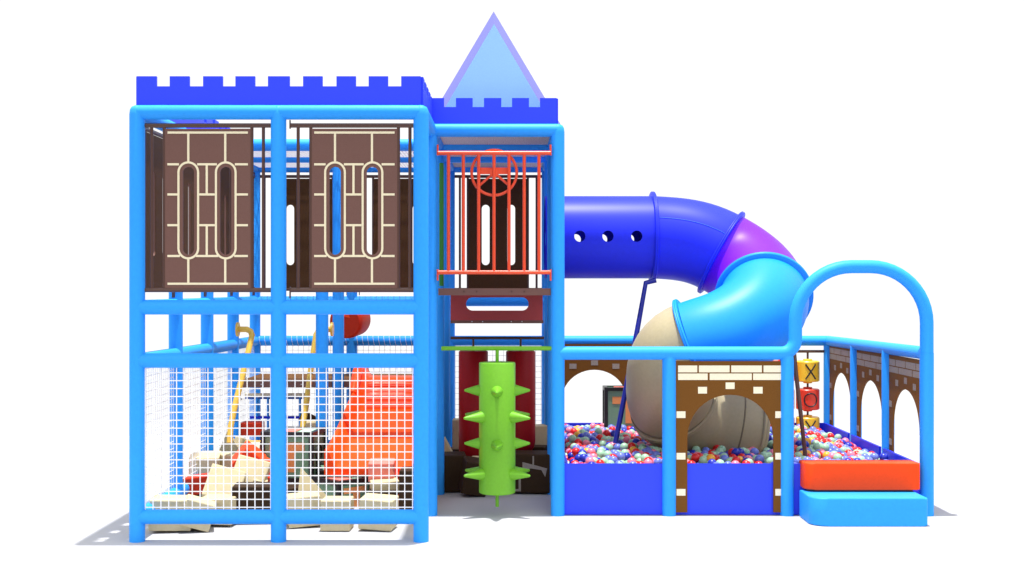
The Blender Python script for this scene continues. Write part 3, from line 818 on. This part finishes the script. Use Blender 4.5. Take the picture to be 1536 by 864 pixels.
blk(455, 764, 11.15, (.29, .26, .27), (0, R(-3), .28), 'foam', 'cream foam block on the floor just right of the middle front post')
blk(506, 770, 11.0, (.26, .26, .27), (0, 0, -.03), 'foam', 'cream foam block on the floor between two others, under the tilted activity box')
blk(568, 770, 11.0, (.30, .26, .27), (R(3), R(3), -.14), 'foam', 'cream foam block on the floor nearest the tower, under the front rail')
blk(577, 730, 11.9, (.27, .22, .13), (0, R(-3), .2), 'foam', 'cream foam block below the pink one')
blk(575, 745, 11.8, (.28, .22, .13), (0, 0, .1), 'dkfoam', 'flat brown foam block below the cream one')
blk(618, 740, 11.8, (.22, .3, .42), (0, 0, 0), 'dkfoam', 'tall dark brown foam block beside the right front post')
blk(573, 705, 12.05, (.25, .2, .19), (R(8), 0, 0), 'pinkf', 'pink foam block at the foot of the orange slide')
blk(580, 720, 12.15, (.3, .2, .14), (0, 0, .05), 'redf', 'red foam block just under the pink one')
blk(430, 745, 11.6, (.3, .3, .2), (0, 0, .5), 'dkfoam', 'dark foam block low behind the middle front post')
# slatted cream board
sb = thing('slatted_board', P(393, 675, 12.9), 'cream slatted board with yellow and blue edge strips, left of the large activity box', 'board')
MB().box(P(393, 675, 12.9), (.34, .03, .17), (R(-25), 0, 0)).build('board', M['tile'], sb)
m = MB()
for k in range(6): m.box(P(374+8*k, 675, 12.875), (.008, .03, .16), (R(-25), 0, 0))
m.build('groove', M['bpipe'], sb)
MB().box(P(393, 662, 12.95), (.34, .05, .016)).build('edge_strip', M['yellow'], sb)
MB().box(P(393, 664.6, 12.95), (.34, .05, .014)).build('edge_strip', M['navy'], sb)
# inside the tower
def brick_block(x, y, Y, size, rot, lab):
    c = P(x, y, Y); root = thing('foam_block', c, lab, 'foam block', 'loose foam blocks on the floor')
    MB().box(c, size, (0, 0, 0), bev=.012).build('body', M['dkfoam'], root)
    m = MB(); w, d, h = size
    m.poly([[(c.x-.22*w, c.z+.08*h), (c.x-.22*w, c.z+.30*h), (c.x+.12*w, c.z+.22*h), (c.x+.42*w, c.z+.14*h), (c.x+.37*w, c.z-.08*h), (c.x+.27*w, c.z+.10*h), (c.x+.0*w, c.z+.14*h)]], .004, mXZ(c.y-d/2-.002))
    m.bb(c.x-.46*w, c.x-.26*w, c.y-d/2-.004, c.y-d/2, c.z-.46*h, c.z-.40*h); m.bb(c.x-.32*w, c.x-.26*w, c.y-d/2-.004, c.y-d/2, c.z-.40*h, c.z+.0*h)
    m.bb(c.x+.04*w, c.x+.08*w, c.y-d/2-.004, c.y-d/2, c.z+.24*h, c.z+.46*h)
    m.build('cream_mark', M['dull'], root)
    root.rotation_euler = rot
brick_block(798, 707, 13.0, (.40, .34, .40), (0, 0, -.08), 'dark brown foam block with cream marks to the right of the green spiked roller')
blk(680, 707, 13.1, (.26, .34, .38), (0, 0, .1), 'dkfoam', 'dark brown foam block standing at the left wall of the tower')
blk(712, 715, 12.75, (.26, .25, .34), (R(8), R(10), .2), 'dkfoam', 'tilted dark brown foam block left of the green spiked roller')
blk(745, 710, 13.4, (.35, .3, .36), (0, 0, .3), 'dkfoam', 'dark brown foam block right behind the green spiked roller')
blk(714, 693, 12.95, (.09, .1, .12), (0, 0, .1), 'foam', 'small cream foam block touching the drum of the spiked roller')
blk(688, 652, 14.2, (.14, .2, .36), (0, 0, 0), 'foam', 'upright cream foam block behind the left dark red bag')
blk(670, 675, 13.6, (.24, .2, .28), (0, 0, 0), 'foam', 'cream foam wedge at the left wall of the tower', wedge=True)
blk(808, 660, 14.0, (.18, .2, .34), (0, 0, .2), 'foam', 'upright cream foam block right of the dark red bags')
blk(800, 682, 13.7, (.3, .2, .2), (0, 0, -.2), 'dkfoam', 'dark brown foam block behind the one with cream marks')
for (x, y, Y, h) in ((688, 700, 14.2, .3), (808, 700, 14.0, .32)):
    blk(x, y, Y, (.22, .25, .30), (0, 0, .1), 'dkfoam', 'dark foam block under the upright cream one at the '+('left' if x < 700 else 'right')+' of the tower')

# ------------------------------------------------------------------ balls
bpy.context.view_layer.update()
dg = bpy.context.evaluated_depsgraph_get()
br = .045
def ico(sub):
    b = bmesh.new(); bmesh.ops.create_icosphere(b, subdivisions=sub, radius=br)
    me = bpy.data.meshes.new('ball'); b.to_mesh(me); b.free()
    return me
names = list(BALL); wts = [.23, .30, .22, .14, .08, .03]
ax0, ax1, ay0, ay1 = XT+.15, X3-.12, Y1+.08, YN[4]-.08
def slide_clear(p):
    for q in allp[48:]:
        if (p-q).length < TR+.035: return False
    return True
cand = []
dx = .092; dy = dx*.866; j = 0; layers = [(.335, 0, 1), (.395, 1, 1), (.45, 2, .50)]
for z, lay, prob in layers:
    y = ay0+lay*.024; j = 0
    while y < ay1:
        x = ax0+(dx/2 if j % 2 else 0)+lay*.042
        while x < ax1:
            if random.random() < prob:
                wv = .018*math.sin(x*4.1+1)*math.cos(y*3.3)+.012*math.sin(x*9+y*7)
                p = Vector((x+random.uniform(-.012, .012), y+random.uniform(-.012, .012), z+wv-.05*min(1, max(0, (x-3.25)/.4))+random.uniform(-.015, .02)))
                if slide_clear(p): cand.append((p, lay, random.choices(names, wts)[0]))
            x += dx
        y += dy; j += 1
o3 = Vector((0, 0, H0)); vis = []; rest = []
for p, lay, c in cand:
    ok = False
    if lay >= 1:
        d = (p+Vector((0, 0, .02))-o3); hit = S.ray_cast(dg, o3, d.normalized(), distance=d.length-.06)
        ok = not hit[0]
    (vis if ok and lay == 2 else rest).append((p, lay, c))
vis.sort(key=lambda t: t[0].length)
rest += vis[300:]; vis = vis[:300]
hi = {}
for c in names:
    me = ico(3); me.materials.append(BALL[c])
    for p_ in me.polygons: p_.use_smooth = True
    hi[c] = me
for p, lay, c in vis:
    o = bpy.data.objects.new('pit_ball', hi[c]); COL.objects.link(o); o.location = p
    xs = 768+p.x*F/p.y
    wh_ = ('left of the blue slide leg' if xs < 930 else 'beside the beige bend' if xs < 1010 else 'seen through the front arch' if xs < 1185 else 'behind the orange step')
    nf = 'close to the front wall' if p.y < 12.5 else 'halfway back' if p.y < 13.8 else 'near the back wall'
    tag(o, c+' plastic ball '+wh_+', '+nf, 'ball', 'small coloured balls in the ball pit')
src = ico(2); sv = [v.co.copy() for v in src.vertices]; sf = [tuple(p.vertices) for p in src.polygons]
V = []; Fc = []; mi = []
for p, lay, c in rest:
    if lay == 0 and p.y < 99 and False: continue
    b = len(V); V += [v+p for v in sv]; Fc += [tuple(i+b for i in f) for f in sf]; mi += [names.index(c)]*len(sf)
me = bpy.data.meshes.new('pit_balls'); me.from_pydata(V, [], Fc)
for c in names: me.materials.append(BALL[c])
me.polygons.foreach_set('material_index', mi); me.polygons.foreach_set('use_smooth', [True]*len(mi)); me.update()
o = bpy.data.objects.new('pit_balls', me); COL.objects.link(o)
tag(o, 'mass of small red, mint, blue and pink plastic balls filling the ball pit', 'balls', 'small coloured balls in the ball pit', 'stuff')
